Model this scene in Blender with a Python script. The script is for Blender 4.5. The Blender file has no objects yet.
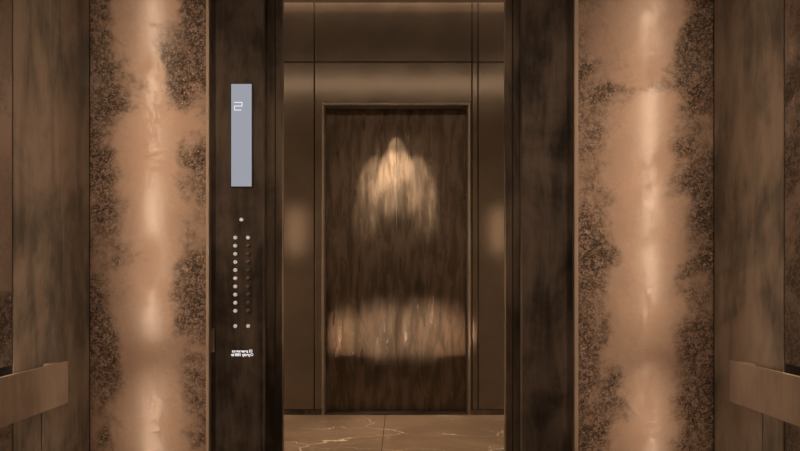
import bpy, bmesh, math, random
from mathutils import Vector, Matrix
C = bpy.context.scene.collection
SC = bpy.context.scene
random.seed(4)

# ------------------------------------------------------------------ camera
# metres: x right, y away from the camera, z up. camera stands in the car.
cam = bpy.data.cameras.new('camera')
cam.sensor_width = 36.0
cam.lens = 680.0 / 800.0 * 36.0
cam.shift_y = 54.5 / 800.0
cam.clip_start = 0.05
co = bpy.data.objects.new('camera', cam); C.objects.link(co)
co.location = (0, 0, 1.0); co.rotation_euler = (math.radians(90), 0, 0)
SC.camera = co

# ------------------------------------------------------------------ world, exposure
w = bpy.data.worlds.new('world'); SC.world = w; w.use_nodes = True
w.node_tree.nodes['Background'].inputs[0].default_value = (0.9, 0.65, 0.45, 1)
w.node_tree.nodes['Background'].inputs[1].default_value = 0.02
SC.view_settings.view_transform = 'Standard'
SC.view_settings.look = 'None'
SC.view_settings.gamma = 1
SC.view_settings.use_curve_mapping = False
SC.view_settings.exposure = 0.0

WARM = (1.0, 0.74, 0.52)
STRIP_E = 12.0        # vertical light strips on the car's side walls
COVE_E = 44.0
END_W = 60.0          # added fill lights at both ends of the landing
NEAR_E = 9.5          # light profile high on the near landing wall
SCONCE_E = 3.0
REAR_W = 80.0
NEAR_W = 10
FILL_W = 30.0
CAR_W = 36.0

def spot(name, loc, target, energy, size, blend, color=WARM, radius=0.02):
    l = bpy.data.lights.new(name, 'SPOT'); l.energy = energy; l.color = color
    l.spot_size = math.radians(size); l.spot_blend = blend; l.shadow_soft_size = radius
    o = bpy.data.objects.new(name, l); C.objects.link(o); o.location = loc
    d = Vector(target) - Vector(loc)
    o.rotation_euler = d.to_track_quat('-Z', 'Y').to_euler()
    return o
def area(name, loc, target, energy, sx, sy, color=WARM):
    l = bpy.data.lights.new(name, 'AREA'); l.energy = energy; l.color = color
    l.shape = 'RECTANGLE'; l.size = sx; l.size_y = sy
    o = bpy.data.objects.new(name, l); C.objects.link(o); o.location = loc
    d = Vector(target) - Vector(loc)
    o.rotation_euler = d.to_track_quat('-Z', 'Y').to_euler()
    return o

CEN = -0.027          # axis of the landing doors
SPOT_Y = 4.60
LAMPC = (1, .76, .52)
spot('downlight_beam', (CEN, SPOT_Y, 3.0), (CEN, SPOT_Y, 0), 50, 57.8, 0.10, LAMPC, 0.012)
spot('downlight_spill', (CEN, SPOT_Y, 3.0), (CEN, SPOT_Y + 3 * math.tan(math.radians(27.0)), 0), 560, 8.4, 0.15, LAMPC, 0.012)
for yaw, pitch, half, e, bl in ((-8, 22.9, 5.4, 2300, .9), (-2.2, 24.3, 4.8, 1700, .5), (2.2, 24.3, 4.8, 1700, .5), (8, 22.9, 5.4, 2300, .9)):
    dy = 3 * math.tan(math.radians(pitch))
    spot('downlight_throw', (CEN, SPOT_Y, 3.0), (CEN + 3 * math.tan(math.radians(yaw)), SPOT_Y + dy, 0), e, 2 * half, bl, LAMPC, 0.012)
# added fill spots under the landing ceiling, made up to brighten the floor
for lx in (-1.0, 0, .95):
    spot('landing_floor_fill', (lx, 4.40, 3.0), (lx, 4.40, 0), FILL_W, 28, 1.0, WARM, 0.03)
# added broad fill lights at the landing's ends, to brighten its lower walls
for s_ in (-1, 1):
    area('landing_end_fill', (s_ * 3.1, 4.1, 1.0), (0, 4.1, .9), END_W, 1.4, 1.5)
# added overhead fill in the lift car, to brighten its side walls
area('car_fill_light', (0, .2, 2.60), (0, .2, 0), CAR_W, .9, .9)
# added low spots at the car's rear wall, made up to streak the opposite doors
LOWX = (-.10, .24)
for lx in LOWX:
    spot('added_low_beam', (lx, -.80, .20), (lx * .9 - .03, 5.157, .62), REAR_W, 5.6, 1.0, WARM, 0.02)
# more added spots low on the near landing wall, for the doors' bright band
NEARX = (-.645, .63)
for lx in NEARX:
    spot('added_low_beam', (lx, 3.25, .48), (lx * .25, 5.157, .60), NEAR_W, 26.0, .6, (1, .66, .41), 0.001)

# ------------------------------------------------------------------ materials
def nodes(name):
    m = bpy.data.materials.new(name); m.use_nodes = True
    nt = m.node_tree
    return m, nt, nt.nodes['Principled BSDF']
def setp(b, **k):
    for n, v in k.items():
        b.inputs[n.replace('_', ' ')].default_value = v
def emit(name, col, e):
    m = bpy.data.materials.new(name); m.use_nodes = True
    nt = m.node_tree; nt.nodes.clear()
    em = nt.nodes.new('ShaderNodeEmission'); out = nt.nodes.new('ShaderNodeOutputMaterial')
    em.inputs[0].default_value = (*col, 1); em.inputs[1].default_value = e
    nt.links.new(em.outputs[0], out.inputs[0]); return m
def plain(name, col, rough=0.5, metal=0.0):
    m, nt, b = nodes(name)
    n = nt.nodes.new('ShaderNodeTexNoise'); n.inputs['Scale'].default_value = 30
    tc = nt.nodes.new('ShaderNodeTexCoord'); nt.links.new(tc.outputs['Object'], n.inputs['Vector'])
    mix = nt.nodes.new('ShaderNodeMix'); mix.data_type = 'RGBA'
    mix.inputs['A'].default_value = (*[c * .9 for c in col], 1)
    mix.inputs['B'].default_value = (*[min(1, c * 1.1) for c in col], 1)
    nt.links.new(n.outputs['Fac'], mix.inputs['Factor'])
    nt.links.new(mix.outputs['Result'], b.inputs['Base Color'])
    b.inputs['Roughness'].default_value = rough; b.inputs['Metallic'].default_value = metal
    return m

class G:
    """small node helper"""
    def __init__(s, nt):
        s.nt = nt; s.tc = nt.nodes.new('ShaderNodeTexCoord')
    def mapped(s, scale=(1, 1, 1), loc=(0, 0, 0)):
        m = s.nt.nodes.new('ShaderNodeMapping')
        m.inputs['Scale'].default_value = scale; m.inputs['Location'].default_value = loc
        s.nt.links.new(s.tc.outputs['Object'], m.inputs['Vector']); return m.outputs[0]
    def noise(s, vec, scale, detail=4, rough=.55, dist=0):
        n = s.nt.nodes.new('ShaderNodeTexNoise')
        n.inputs['Scale'].default_value = scale; n.inputs['Detail'].default_value = detail
        n.inputs['Roughness'].default_value = rough; n.inputs['Distortion'].default_value = dist
        s.nt.links.new(vec, n.inputs['Vector']); return n.outputs['Fac']
    def ramp(s, fac, a, b, va=0.0, vb=1.0):
        n = s.nt.nodes.new('ShaderNodeMapRange'); n.interpolation_type = 'SMOOTHSTEP'
        n.inputs['From Min'].default_value = a; n.inputs['From Max'].default_value = b
        n.inputs['To Min'].default_value = va; n.inputs['To Max'].default_value = vb
        s.nt.links.new(fac, n.inputs['Value']); return n.outputs[0]
    def math(s, op, a, b=None):
        n = s.nt.nodes.new('ShaderNodeMath'); n.operation = op
        for i, v in enumerate((a, b)):
            if v is None: continue
            if isinstance(v, (int, float)): n.inputs[i].default_value = v
            else: s.nt.links.new(v, n.inputs[i])
        return n.outputs[0]
    def mix(s, fac, a, b):
        n = s.nt.nodes.new('ShaderNodeMix'); n.data_type = 'RGBA'
        s.nt.links.new(fac, n.inputs['Factor'])
        for k, v in (('A', a), ('B', b)):
            if isinstance(v, tuple): n.inputs[k].default_value = (*v, 1)
            else: s.nt.links.new(v, n.inputs[k])
        return n.outputs['Result']
    def bump(s, h, strength, dist=0.002):
        n = s.nt.nodes.new('ShaderNodeBump'); n.inputs['Strength'].default_value = strength
        n.inputs['Distance'].default_value = dist
        s.nt.links.new(h, n.inputs['Height']); return n.outputs[0]

def patina(name, light, dark, r0, r1, cx=None, halfw=.25, seed=0.0, lo=.43, hi=.62, metal=.9, bump=.6):
    """acid-etched bronze: smooth satin ground with crusty speckled blotches;
    with cx the crust thins mid-panel, to paint in the strip glow that hides it."""
    m, nt, b = nodes(name); g = G(nt)
    v = g.mapped((1, 1, 1), (seed, seed * .7, seed * 1.3))
    big = g.noise(v, 2.9, 9, .66, .35)
    if cx is not None:
        sp = nt.nodes.new('ShaderNodeSeparateXYZ'); nt.links.new(g.tc.outputs['Object'], sp.inputs[0])
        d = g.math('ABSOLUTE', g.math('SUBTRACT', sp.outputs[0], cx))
        edge = g.ramp(d, .10 * halfw, .80 * halfw, -.16, .065)  # crust thinned mid-panel, the strip's glow put into the colour
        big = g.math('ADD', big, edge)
    fine = g.noise(v, 55, 8, .72, .8)
    grit = g.noise(v, 120, 4, .7, .5)
    zone = g.ramp(big, lo, hi)                       # soft outline of the blotch
    tex = g.ramp(g.math('ADD', g.math('MULTIPLY', fine, .65), g.math('MULTIPLY', grit, .35)), .40, .56)
    mask = g.math('MULTIPLY', zone, tex)             # broken up inside
    tone = g.ramp(g.noise(v, 1.7, 5, .6, .6), .3, .7)
    ground = g.mix(tone, tuple(c * .86 for c in light), tuple(min(1, c * 1.06) for c in light))
    ground = g.mix(zone, ground, tuple(c * .70 for c in light))
    glint = g.math('MULTIPLY', zone, g.ramp(g.noise(g.mapped((1, 1, 1), (seed + 3, 0, 0)), 70, 5, .75, 1.5), .56, .66))  # highlights on the flecks painted as paler base colour
    ground = g.mix(glint, ground, tuple(min(1, c * 1.5) for c in light))
    nt.links.new(g.mix(g.math('MULTIPLY', mask, g.math('SUBTRACT', .97, glint)), ground, dark), b.inputs['Base Color'])
    nt.links.new(g.math('ADD', g.ramp(mask, 0, 1, r0, r1), g.math('MULTIPLY', g.math('SUBTRACT', tone, .5), .05)), b.inputs['Roughness'])
    h = g.math('ADD', g.math('MULTIPLY', mask, -.5), g.math('MULTIPLY', g.math('MULTIPLY', fine, g.math('ADD', zone, .25)), .7))
    nt.links.new(g.bump(h, bump), b.inputs['Normal'])
    # lacquer that survives in flakes and gives the sharper glints
    flake = g.ramp(g.math('ADD', g.math('MULTIPLY', g.noise(v, 5.5, 3, .6, .3), .5), g.math('MULTIPLY', g.noise(v, 60, 5, .75, 1), .5)), .46, .54, 0, 1.0)
    nt.links.new(flake, b.inputs['Coat Weight']); b.inputs['Coat Roughness'].default_value = .14
    nt.links.new(g.bump(g.math('ADD', g.noise(v, 70, 4, .7, .8), g.noise(v, 20, 3)), .16, .002), b.inputs['Coat Normal'])
    b.inputs['Coat IOR'].default_value = 1.8
    b.inputs['Metallic'].default_value = metal
    return m

def bronze(name, a, c, rough, metal=.9, streak=(6, 6, .7), seed=0.0, bump=.12, rv=.08, fine=.3, flow=1.0):
    """dark brushed bronze with soft vertical staining"""
    m, nt, b = nodes(name); g = G(nt)
    v = g.mapped(streak, (seed, seed, seed))
    s1 = g.ramp(g.noise(v, 2.2, 7, .62, .5), .32, .68)
    s2 = g.noise(g.mapped((1, 1, 1), (seed, 1, seed)), 2.3, 5, .6, .4)
    s3 = g.noise(g.mapped((14, 14, 1.2), (seed, 0, 0)), 6, 5, .7)
    t = g.math('ADD', g.math('MULTIPLY', s1, .45), g.math('MULTIPLY', g.ramp(s2, .3, .7), .55))
    t = g.math('ADD', t, g.math('MULTIPLY', g.math('SUBTRACT', s3, .5), fine))
    nt.links.new(g.mix(g.ramp(t, .05, .95), a, c), b.inputs['Base Color'])
    nt.links.new(g.math('ADD', g.math('MULTIPLY', g.math('SUBTRACT', t, .5), rv * 2), rough), b.inputs['Roughness'])
    nt.links.new(g.bump(g.math('ADD', s3, g.math('MULTIPLY', s1, flow)), bump), b.inputs['Normal'])
    b.inputs['Metallic'].default_value = metal
    return m

def door_metal():
    m, nt, b = nodes('landing_door_bronze'); g = G(nt)
    cloud = g.noise(g.mapped((1, 1, .55), (6.6, 0, 2)), 7, 3, .5, .3)
    brush = g.noise(g.mapped((30, 30, 1.0), (2, 0, 0)), 5, 4, .6)
    streak = g.noise(g.mapped((1, 1, .16), (1.3, 0, .4)), 17, 3, .5, .2)
    t = g.math('ADD', g.math('MULTIPLY', cloud, .6), g.math('MULTIPLY', brush, .4))
    s2 = g.noise(g.mapped((1, 1, .2), (4.3, 0, 1.4)), 19, 5, .6, .4)
    t = g.math('ADD', g.math('MULTIPLY', t, .35), g.math('MULTIPLY', g.ramp(s2, .38, .66), .5))
    nt.links.new(g.mix(g.ramp(t, .12, .68), (.092, .071, .055), (.155, .120, .092)), b.inputs['Base Color'])
    nt.links.new(g.math('ADD', g.math('MULTIPLY', g.math('SUBTRACT', streak, .5), .34), .32), b.inputs['Roughness'])
    nt.links.new(g.bump(g.math('ADD', g.math('MULTIPLY', cloud, .8), g.math('ADD', g.math('MULTIPLY', streak, 2.0), g.math('MULTIPLY', brush, .35))), .20, .004), b.inputs['Normal'])
    b.inputs['Metallic'].default_value = 1
    return m

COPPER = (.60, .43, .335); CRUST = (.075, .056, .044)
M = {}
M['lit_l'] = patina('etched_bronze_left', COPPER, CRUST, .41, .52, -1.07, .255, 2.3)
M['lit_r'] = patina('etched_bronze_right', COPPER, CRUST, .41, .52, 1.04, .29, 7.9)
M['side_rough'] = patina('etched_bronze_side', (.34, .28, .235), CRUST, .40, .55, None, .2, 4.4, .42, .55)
M['side_smooth'] = bronze('stained_bronze_side', (.13, .12, .10), (.46, .37, .295), .48, .4, seed=1.7, streak=(4, 4, 1.1))
M['dark'] = bronze('dark_bronze', (.022, .019, .017), (.15, .116, .092), .45, .8, (4, 4, .9), 3.1)
M['leaf'] = bronze('car_door_bronze', (.05, .040, .034), (.22, .17, .13), .42, .8, (5, 5, .7), 9.1)
M['trim'] = plain('pale_bronze_trim', (.62, .50, .40), .42, .8)
M['rail'] = bronze('rail_bronze', (.36, .285, .225), (.62, .49, .39), .42, .5, (4, 4, .8), 5.2, .08)
M['wallpanel'] = bronze('landing_bronze', (.155, .128, .102), (.19, .158, .127), .19, .85, (2, 2, 2), 2.2, .02, .02, .05)
M['door'] = door_metal()
M['frame'] = bronze('landing_frame_bronze', (.24, .20, .16), (.30, .25, .20), .40, .9, (2, 2, 2), 1.2, .02, .02, .05)
_m = M['door']; _nt = _m.node_tree; _b = _nt.nodes['Principled BSDF']
_t = _nt.nodes.new('ShaderNodeTangent'); _t.direction_type = 'RADIAL'; _t.axis = 'Z'
_nt.links.new(_t.outputs[0], _b.inputs['Tangent'])
_b.inputs['Anisotropic'].default_value = .2; _b.inputs['Anisotropic Rotation'].default_value = .25
M['black'] = plain('black_shadow_gap', (.012, .010, .009), .7)
M['ceil'] = plain('brown_ceiling', (.10, .075, .06), .6)
M['plaster'] = plain('warm_plaster', (.40, .33, .26), .8)
M['screen'] = emit('display_glow', (.36, .37, .42), .93)
M['digit'] = emit('digit_glow', (1.0, .98, .98), .9)
M['button'] = plain('pale_steel_button', (.88, .86, .84), .5, 0)
_b = M['button'].node_tree.nodes['Principled BSDF']
_b.inputs['Emission Color'].default_value = (.9, .95, 1, 1); _b.inputs['Emission Strength'].default_value = .16  # slight emission added to lift the buttons' brightness
M['button_dim'] = plain('dull_steel_button', (.16, .13, .11), .28, .7)
M['ring'] = plain('black_button_ring', (.02, .016, .014), .4)
M['letter'] = emit('lettering_glow', (1, .95, .93), .85)  # lettering drawn as even white emission
M['strip'] = emit('light_strip_glow', WARM, STRIP_E)
M['cove'] = emit('cove_glow', WARM, COVE_E)
M['near'] = emit('profile_glow', WARM, NEAR_E)
M['sconce'] = emit('sconce_glow', (1, .66, .42), SCONCE_E)
M['rear'] = emit('added_low_glow', WARM, 6)
M['lamp'] = emit('downlight_glow', (1, .75, .5), 4)

def marble():
    m, nt, b = nodes('brown_veined_marble'); g = G(nt)
    v = g.mapped((1, 1, 1), (.35, .2, 0))
    base = g.ramp(g.noise(v, 1.6, 8, .62, .8), .3, .7)
    col = g.mix(base, (.17, .122, .084), (.31, .222, .155))
    def vein(scale, stretch, loc, width, ang):
        mp = nt.nodes.new('ShaderNodeMapping'); mp.inputs['Rotation'].default_value = (0, 0, ang)
        mp.inputs['Scale'].default_value = stretch; mp.inputs['Location'].default_value = loc
        wob = nt.nodes.new('ShaderNodeTexNoise'); wob.inputs['Scale'].default_value = 3.2; wob.inputs['Detail'].default_value = 6
        nt.links.new(g.tc.outputs['Object'], wob.inputs['Vector'])
        ad = nt.nodes.new('ShaderNodeVectorMath'); ad.operation = 'MULTIPLY_ADD'
        nt.links.new(wob.outputs['Color'], ad.inputs[0]); ad.inputs[1].default_value = (.6, .5, 0)
        nt.links.new(g.tc.outputs['Object'], ad.inputs[2]); nt.links.new(ad.outputs[0], mp.inputs['Vector'])
        vo = nt.nodes.new('ShaderNodeTexVoronoi'); vo.feature = 'DISTANCE_TO_EDGE'; vo.voronoi_dimensions = '2D'
        vo.inputs['Scale'].default_value = scale
        nt.links.new(mp.outputs[0], vo.inputs['Vector'])
        return g.math('SUBTRACT', 1, g.ramp(vo.outputs['Distance'], 0, width))
    v1 = vein(1.0, (.8, 1.9, 1), (.3, .1, 0), .012, .25)
    v2 = vein(2.2, (.7, 1.6, 1), (3.3, 2.1, 0), .011, -.5)
    gate = g.ramp(g.noise(g.mapped((1, 1, 1), (5, 1, 0)), 2.6, 3), .38, .58)
    vs = g.math('MAXIMUM', g.math('MULTIPLY', v1, g.ramp(gate, 0, 1, .35, 1)), g.math('MULTIPLY', g.math('MULTIPLY', v2, .55), gate))
    col = g.mix(vs, col, (.90, .78, .64))
    nt.links.new(col, b.inputs['Base Color'])
    b.inputs['Roughness'].default_value = .28
    return m
M['marble'] = marble()
M['grout'] = plain('tile_joint', (.07, .05, .035), .8)

# ------------------------------------------------------------------ geometry helpers
def box(bm, x0, x1, y0, y1, z0, z1):
    vs = [bm.verts.new((x, y, z)) for z in (z0, z1) for y in (y0, y1) for x in (x0, x1)]
    for f in ((0, 1, 3, 2), (4, 6, 7, 5), (0, 4, 5, 1), (2, 3, 7, 6), (0, 2, 6, 4), (1, 5, 7, 3)):
        bm.faces.new([vs[i] for i in f])
def cyl(bm, cx, cz, y0, y1, r, n=20, dome=0.0):
    """disc standing on the x-z plane, axis along y, front at y0 (towards the camera)"""
    rings = [(y1, r), (y0 + r * .2, r), (y0 + r * .06, r * .93), (y0, r * .8)]
    if dome: rings += [(y0 - dome * .6, r * .5)]
    prev = None
    for (y, rr) in rings:
        ring = [bm.verts.new((cx + rr * math.cos(2 * math.pi * i / n), y, cz + rr * math.sin(2 * math.pi * i / n))) for i in range(n)]
        if prev:
            for i in range(n): bm.faces.new((prev[i], prev[(i + 1) % n], ring[(i + 1) % n], ring[i]))
        else: bm.faces.new(ring)
        prev = ring
    if dome:
        c = bm.verts.new((cx, y0 - dome, cz))
        for i in range(n): bm.faces.new((prev[i], prev[(i + 1) % n], c))
    else: bm.faces.new(prev[::-1])
def obj(name, bm, mat, parent=None, bevel=0.0, loc=(0, 0, 0), smooth=False):
    bmesh.ops.recalc_face_normals(bm, faces=bm.faces)
    if loc != (0, 0, 0) : bmesh.ops.translate(bm, verts=bm.verts, vec=-Vector(loc))
    me = bpy.data.meshes.new(name); bm.to_mesh(me); bm.free()
    me.materials.append(mat)
    if smooth:
        for p in me.polygons: p.use_smooth = True
    o = bpy.data.objects.new(name, me); C.objects.link(o)
    if parent: o.parent = parent
    o.location = loc
    if parent: o.location = Vector(loc) - Vector(parent.get('_base', (0, 0, 0)))
    if bevel:
        b = o.modifiers.new('bevel', 'BEVEL'); b.width = bevel; b.segments = 2; b.limit_method = 'ANGLE'
    return o
def boxes(name, lst, mat, parent=None, bevel=0.0, kind=None):
    bm = bmesh.new()
    for b in lst: box(bm, *b)
    o = obj(name, bm, mat, parent, bevel)
    if kind: o['kind'] = kind
    return o
def struct(name, lst, mat, bevel=0.0):
    return boxes(name, lst, mat, None, bevel, 'structure')
def thing(name, label, cat, group=None):
    o = bpy.data.objects.new(name, None); C.objects.link(o)
    o['label'] = label; o['category'] = cat
    if group: o['group'] = group
    return o
def settle(root):
    """move the Empty to the base of its parts, leaving the parts where they are"""
    lo = Vector((1e9,) * 3); hi = -lo
    kids = list(root.children)
    for k in kids:
        for v in k.data.vertices:
            p = k.location + v.co
            lo = Vector(map(min, lo, p)); hi = Vector(map(max, hi, p))
    b = Vector(((lo.x + hi.x) / 2, (lo.y + hi.y) / 2, lo.z))
    root.location = b
    for k in kids: k.location -= b

W = 1.32              # half width of the car
FY = 2.894            # front wall of the car
RY = -0.85            # rear wall of the car
CZ = 2.62             # car ceiling
NY = 3.20             # near landing wall, face to the landing
BY = 5.037            # opposite landing wall
LZ = 3.02             # landing ceiling

# ------------------------------------------------------------------ car shell
struct('floor', [(-1.45, 1.45, RY - .1, 3.16, -.06, 0)], M['marble'])
struct('ceiling', [(-1.45, 1.45, RY - .1, 3.0, CZ, CZ + .06)], M['ceil'])
rear = struct('wall_rear', [(-1.45, 1.45, RY - .08, RY, 0, CZ)], M['side_smooth'])
SEAM = 2.323          # where the rough rear cladding meets the smooth front cladding (depth)
for s, nm, W, SEAM in ((-1, 'left', 1.32, 2.323), (1, 'right', 1.335, 2.368)):
    def sx(a, b): return (min(s * a, s * b), max(s * a, s * b))
    back = struct('wall_' + nm, [(*sx(W + .045, W + .1), RY, FY + .1, 0, CZ)], M['black'])
    a = sx(W, W + .045)
    # rough etched cladding, broken by the dark channel behind the handrail
    boxes('cladding_panel', [(*sx(W, W + .045), RY, 2.12, .71, CZ), (*sx(W, W + .045), 2.215, SEAM - .010, .71, CZ),
                             (*sx(W, W + .045), RY, 2.12, 0, .58), (*sx(W, W + .045), 2.215, SEAM - .010, 0, .58)], M['side_rough'], back)
    boxes('seam_shade_strip', [(*sx(W + .003, W + .0449), SEAM - .0098, SEAM - .0002, 0, CZ)], M['black'], back)  # black strip added to paint the gap's shade
    boxes('cladding_panel', [(*a, SEAM, FY - .006, .56, CZ), (*a, SEAM, 2.500, 0, .56), (*a, 2.507, FY - .006, 0, .56)], M['side_smooth'], back)

# front returns: etched bronze panels with pale edge trims, then dark panels
XL, XR = -.812, .741
fl = struct('wall_front', [(-1.45, -.60, FY + .075, FY + .13, 0, CZ), (.545, 1.45, FY + .075, FY + .13, 0, CZ),
                           (-.60, .545, FY + .075, FY + .13, 2.34, CZ)], M['black'])
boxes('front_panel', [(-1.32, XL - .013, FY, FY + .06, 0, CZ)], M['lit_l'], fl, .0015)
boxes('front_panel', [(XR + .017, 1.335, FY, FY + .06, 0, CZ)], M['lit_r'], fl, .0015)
boxes('edge_trim', [(XL - .0125, XL, FY - .006, FY + .075, 0, CZ)], M['trim'], fl, .001)
boxes('edge_trim', [(XR, XR + .0165, FY - .006, FY + .075, 0, CZ)], M['trim'], fl, .001)
DY = FY + .025
boxes('dark_panel', [(XR - .217, XR - .001, DY, FY + .075, 0, 2.36)], M['dark'], fl, .002)
boxes('header_panel', [(-.588, XR - .220, DY, FY + .075, 2.34, CZ), (XL + .001, -.588, DY, FY + .075, 2.363, CZ),
                       (XR - .220, XR - .001, DY, FY + .075, 2.363, CZ)], M['dark'], fl, .002)
# sliding car doors, parked open
for k, (a, b) in enumerate(((-1.02, -.526), (.472, .96))):
    d = struct('door_%d' % (k + 2), [(a, b, 3.045, 3.085, .012, 2.36)], M['leaf'], .003)
    inner = b if k == 0 else a; s = -1 if k == 0 else 1
    e = sorted((inner + s * .030, inner + s * .034))
    boxes('closing_edge', [(*e, 3.040, 3.046, .012, 2.36)], M['black'], d)

# ------------------------------------------------------------------ car operating panel
cop = thing('car_operating_panel', 'tall dark bronze lift control panel left of the doorway, with display and two button columns', 'control panel')
YC = DY               # face
boxes('faceplate', [(XL + .001, -.588, YC, FY + .075, 0, 2.36)], M['dark'], cop, .002)
sc_ = 235.0 / (1 + .025 / FY)
def P(px, py): return ((px - 400) / sc_, 1 + (280 - py) / sc_)
x0, z1 = P(231.5, 84.3); x1, z0 = P(252, 186.6)
disp = boxes('display', [(x0, x1, YC - .006, YC, z0, z1)], M['screen'], cop, .001)
disp['label'] = 'glowing pale blue-grey display strip reading 2'
boxes('display_frame', [(x0 - .003, x0 - .0002, YC - .008, YC, z0 - .003, z1 + .003), (x1 + .0002, x1 + .003, YC - .008, YC, z0 - .003, z1 + .003),
                        (x0 - .003, x1 + .003, YC - .008, YC, z0 - .004, z0 - .0002), (x0 - .003, x1 + .003, YC - .008, YC, z1 + .0002, z1 + .003)], M['ring'], disp)
# the numeral: angular 2, thin strokes
def stroke_rects(pts, t):
    out = []
    for (a, b) in zip(pts, pts[1:]):
        out.append((min(a[0], b[0]) - t, max(a[0], b[0]) + t, min(a[1], b[1]) - t, max(a[1], b[1]) + t))
    return out
pts = [P(234.8, 102.8), P(242.4, 102.8), P(242.4, 106.4), P(234.9, 106.4), P(234.9, 110.4), P(241.4, 110.4)]
boxes('floor_number', [(r[0], r[1], YC - .0075, YC - .006, r[2], r[3]) for r in stroke_rects(pts, .0016)], M['digit'], disp)

btn_rows = [237.7 + 8.12 * i for i in range(10)] + [326.0]
spots = [(241.8, 219.8, 1)] + [(235.7, y, 1) for y in btn_rows] + [(248.4, y, 1 if i in (0, 10) else 0) for i, y in enumerate(btn_rows)]
protos = {}
for px, py, bright in spots:
    x, z = P(px, py)
    if bright not in protos:
        bm = bmesh.new(); cyl(bm, 0, 0, -.012, 0, .0080, 24, .0012)
        b = obj('button', bm, M['button'] if bright else M['button_dim'], cop, smooth=False)
        bm = bmesh.new(); cyl(bm, 0, 0, -.003, 0, .0108, 24)
        r = obj('button_ring', bm, M['ring'], b)
        protos[bright] = (b, r)
    else:
        b0, r0 = protos[bright]
        b = b0.copy(); C.objects.link(b); b.parent = cop
        r = r0.copy(); C.objects.link(r); r.parent = b
    b.location = (x, YC, z); r.location = (0, 0, 0)
    b['label'] = 'round pale metal button' if bright else 'round dark button in the right column'

# mirrored white lettering under the buttons
def lettering(text, pxl, pxr, pyc, size):
    cu = bpy.data.curves.new('text', 'FONT'); cu.body = text; cu.size = size; cu.align_x = 'LEFT'
    cu.extrude = .0004; cu.offset = .0008
    t = bpy.data.objects.new('text', cu); C.objects.link(t)
    dg = bpy.context.evaluated_depsgraph_get(); dg.update()
    me = bpy.data.meshes.new_from_object(t.evaluated_get(dg))
    bpy.data.objects.remove(t)
    xs = [v.co.x for v in me.vertices]; lo, hi = min(xs), max(xs)
    xl, zc = P(pxl, pyc); xr, _ = P(pxr, pyc)
    for v in me.vertices:
        u = (v.co.x - lo) / (hi - lo)
        v.co = (xr - (xr - xl) * u, YC - .0006 - v.co.z, zc + v.co.y)
    me.flip_normals(); me.materials.clear(); me.materials.append(M['letter'])
    o = bpy.data.objects.new('lettering', me); C.objects.link(o); o.parent = cop
    o['label'] = 'line of tiny white lettering, mirrored'
lettering('13 passengers', 232.0, 252.2, 352.4, .0165)
lettering('Capacity 1000 kg', 231.0, 253.2, 356.0, .0165)
settle(cop)

# small plate at the panel's left edge
kp = thing('card_reader', 'small upright bronze plate beside the pale trim, low on the dark control panel', 'card reader')
x0, z1 = P(211.6, 328.5); x1, z0 = P(214.8, 352)
x0 = XL + .0005
boxes('plate_body', [(x0, x1, YC - .010, YC, z0, z1)], M['side_smooth'], kp, .0012)
boxes('plate_face', [(x0 + .002, x1 - .0025, YC - .0108, YC - .0102, z0 + .006, z1 - .003)], M['frame'], kp)
settle(kp)

# ------------------------------------------------------------------ handrails on the side walls
def rail(s, label):
    t = thing('handrail', label, 'handrail', None)
    X, E, W, SEAM = (1.252, 2.565, 1.32, 2.323) if s < 0 else (1.26, 2.60, 1.335, 2.368)
    e = sorted((s * X, s * (X + .012)))
    boxes('rail_bar', [(*e, RY + .25, E, .536, .694)], M['rail'], t, .0018)
    for (ya, yb) in ((E - .05, E), (1.1, 1.15), (-.45, -.40)):
        e = sorted((s * (X + .0125), s * W))
        boxes('bracket', [(*e, ya, yb, .60 if ya > SEAM else .62, .69)], M['rail'], t, .001)
    settle(t)
rail(-1, 'flat bronze handrail on the left side wall of the lift car')
rail(1, 'flat bronze handrail on the right side wall of the lift car')
t = thing('handrail', 'flat bronze handrail on the rear wall of the lift car, seen only in reflections', 'handrail')
boxes('rail_bar', [(-1.1, 1.1, RY + .06, RY + .068, .536, .694)], M['rail'], t, .0012)
boxes('bracket', [(-.9, -.85, RY, RY + .0595, .60, .69)], M['rail'], t); boxes('bracket', [(.85, .9, RY, RY + .0595, .60, .69)], M['rail'], t)
settle(t)

W = 1.32
# vertical light strips set in the side walls just ahead of the camera
for s, nm, W in ((-1, 'left', 1.32), (1, 'right', 1.335)):
    t = thing('light_strip', 'tall warm light strip set upright in the %s side wall of the lift car' % nm, 'light')
    e = sorted((s * (W + .0), s * (W + .044)))
    boxes('channel', [(*e, 2.125, 2.140, .02, CZ - .02), (*e, 2.195, 2.210, .02, CZ - .02)], M['black'], t)
    e = sorted((s * (W - .012), s * (W + .044)))
    boxes('diffuser', [(*e, 2.1405, 2.1945, .02, CZ - .02)], M['strip'], t)
    settle(t)
# body of the added low spots, under the rear handrail
t = thing('wall_light', 'added long low black bar with small lamps on the unseen rear wall of the lift car', 'light')
boxes('housing', [(-1.1, 1.1, RY, RY + .03, .16, .24)], M['black'], t, .003)
for lx in LOWX:
    boxes('diffuser', [(lx - .02, lx + .02, RY + .0305, RY + .034, .18, .22)], M['rear'], t)
settle(t)

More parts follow.
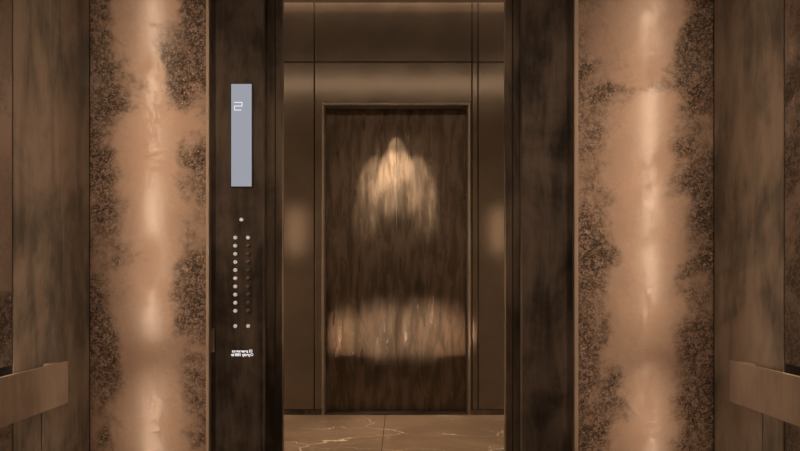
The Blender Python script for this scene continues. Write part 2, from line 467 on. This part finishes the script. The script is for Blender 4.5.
# ------------------------------------------------------------------ landing shell
struct('floor_landing', [(-3.2, 3.2, 3.165, BY + .3, -.06, 0)], M['marble'])
JX = [-.108 + 1.2 * k for k in range(-2, 3)]
struct('trim_1', [(x - .0022, x + .0022, 3.2, BY, .0002, .0006) for x in JX], M['grout'])
struct('ceiling_landing', [(-3.2, 3.2, NY, BY - .085, LZ, LZ + .05)], M['ceil'])
struct('ceiling_cove', [(-3.2, 3.2, BY - .09, BY + .1, LZ + .16, LZ + .2), (-3.2, 3.2, BY - .098, BY - .086, LZ + .0505, LZ + .16)], M['ceil'])
struct('wall_landing_left', [(-3.25, -3.2, 3.05, BY + .3, 0, LZ + .2)], M['wallpanel'])
struct('wall_landing_right', [(3.2, 3.25, 3.05, BY + .3, 0, LZ + .2)], M['wallpanel'])
struct('wall_landing_near', [(-3.2, -.60, NY - .07, NY, 0, LZ + .2), (.545, 3.2, NY - .07, NY, 0, LZ + .2), (-.60, .545, NY - .07, NY, 2.34, LZ + .2)], M['plaster'])

# opposite wall: backing with the doorway left open, bronze panels standing 10 mm proud
DL, DR, DT = -.563, .504, 2.296
bw = struct('wall_back', [(-3.2, DL - .012, BY + .01, BY + .06, 0, 3.18), (DR + .012, 3.2, BY + .01, BY + .06, 0, 3.18),
                          (DL - .012, DR + .012, BY + .01, BY + .06, DT + .012, 3.18)], M['black'])
G_ = .0045
XS = (-.635, .533, .578)
def wp(lst): boxes('wall_panel', [(a, b, BY, BY + .0099, c, d) for a, b, c, d in lst], M['wallpanel'], bw, .001)
ZS = 2.615
for z0, z1 in ((ZS + G_, 3.17),):
    wp([(-3.2, XS[0] - G_, z0, z1)]); wp([(XS[0] + G_, XS[1] - G_, z0, z1)]); wp([(XS[1] + G_, XS[2] - G_, z0, z1)]); wp([(XS[2] + G_, 3.2, z0, z1)])
wp([(-3.2, XS[0] - G_, .042, ZS - G_)]); wp([(XS[1] + G_, XS[2] - G_, .042, ZS - G_)]); wp([(XS[2] + G_, 3.2, .042, ZS - G_)])
wp([(XS[0] + G_, DL - .018, .042, 2.3135)]); wp([(DR + .018, XS[1] - G_, .042, 2.3135)]); wp([(XS[0] + G_, XS[1] - G_, 2.3145, ZS - G_)])
struct('baseboard_back', [(-3.2, DL - .02, BY + .002, BY + .0098, 0, .036), (DR + .02, 3.2, BY + .002, BY + .0098, 0, .036)], M['dark'])

# landing doors: frame, recessed pair of leaves
ld = struct('door_1', [(DL - .016, DL, BY - .006, BY + .165, 0, DT), (DR, DR + .016, BY - .006, BY + .165, 0, DT),
                       (DL - .016, DR + .016, BY - .006, BY + .165, DT, DT + .016)], M['frame'], .0015)
DYY = BY + .12
boxes('door_leaf', [(DL + .001, CEN - .001, DYY, DYY + .035, .008, DT - .001)], M['door'], ld, .0015)
boxes('door_leaf', [(CEN + .001, DR - .001, DYY, DYY + .035, .008, DT - .001)], M['door'], ld, .0015)
boxes('door_backing', [(DL, DR, DYY + .036, DYY + .044, 0, DT)], M['black'], ld)
boxes('sill', [(DL + .001, DR - .001, BY + .0, DYY + .035, .0005, .006)], M['dark'], ld)

# ------------------------------------------------------------------ landing lamps
t = thing('cove_light', 'long warm light strip hidden in the ceiling cove over the opposite lift doors', 'light')
boxes('diffuser', [(-2.8, 2.8, BY - .07, BY - .03, LZ + .135, LZ + .145)], M['cove'], t)
boxes('housing', [(-2.82, 2.82, BY - .075, BY - .025, LZ + .146, LZ + .159)], M['ceil'], t)
settle(t)
t = thing('light_strip', 'long warm light profile high on the landing wall above the near lift doorway', 'light')
boxes('housing', [(-2.5, 2.5, NY, NY + .02, 2.93, 3.01)], M['black'], t)
boxes('diffuser', [(-2.48, 2.48, NY + .0205, NY + .03, 2.955, 2.985)], M['near'], t)
settle(t)
for s, nm in ((-1, 'left'), (1, 'right')):
    t = thing('wall_light', 'upright warm wall lamp on the near landing wall %s of the lift doorway' % nm, 'light')
    x = s * 1.02 + CEN
    boxes('housing', [(x - .075, x + .075, NY, NY + .03, 1.25, 1.75)], M['black'], t, .004)
    boxes('diffuser', [(x - .06, x + .06, NY + .0305, NY + .04, 1.28, 1.72)], M['sconce'], t)
    settle(t)
for lx, nm in zip(NEARX, ('left', 'right')):
    t = thing('added_spot_lamp', 'added unseen small black spot lamp low on the near landing wall %s of the lift doorway' % nm, 'light')
    boxes('housing', [(lx - .05, lx + .05, NY, NY + .02, .43, .53)], M['black'], t, .003)
    boxes('lens', [(lx - .004, lx + .004, NY + .0205, NY + .023, .476, .484)], M['rear'], t)
    # added flaps that cut the made-up lamp's beam to a low band
    boxes('flap', [(lx - .05, lx + .045, 3.328, 3.332, .40, .4775)], M['black'], t)
    boxes('flap', [(lx - .05, lx + .05, 3.258, 3.261, .4818, .53)], M['black'], t)
    for xa, za, yb in ((-.05, .43, 3.3275), (.041, .43, 3.3275), (-.05, .51, 3.2575), (.046, .51, 3.2575)):
        boxes('flap_arm', [(lx + xa, lx + xa + .004, NY + .0205, yb, za, za + .02)], M['black'], t)
    settle(t)
t = thing('downlight', 'small round ceiling downlight in front of the opposite lift doors', 'light')
bm = bmesh.new()
bmesh.ops.create_cone(bm, cap_ends=True, segments=28, radius1=.045, radius2=.045, depth=.02, matrix=Matrix.Translation((CEN, SPOT_Y, LZ - .002)))
obj('bezel', bm, M['black'], t)
settle(t)
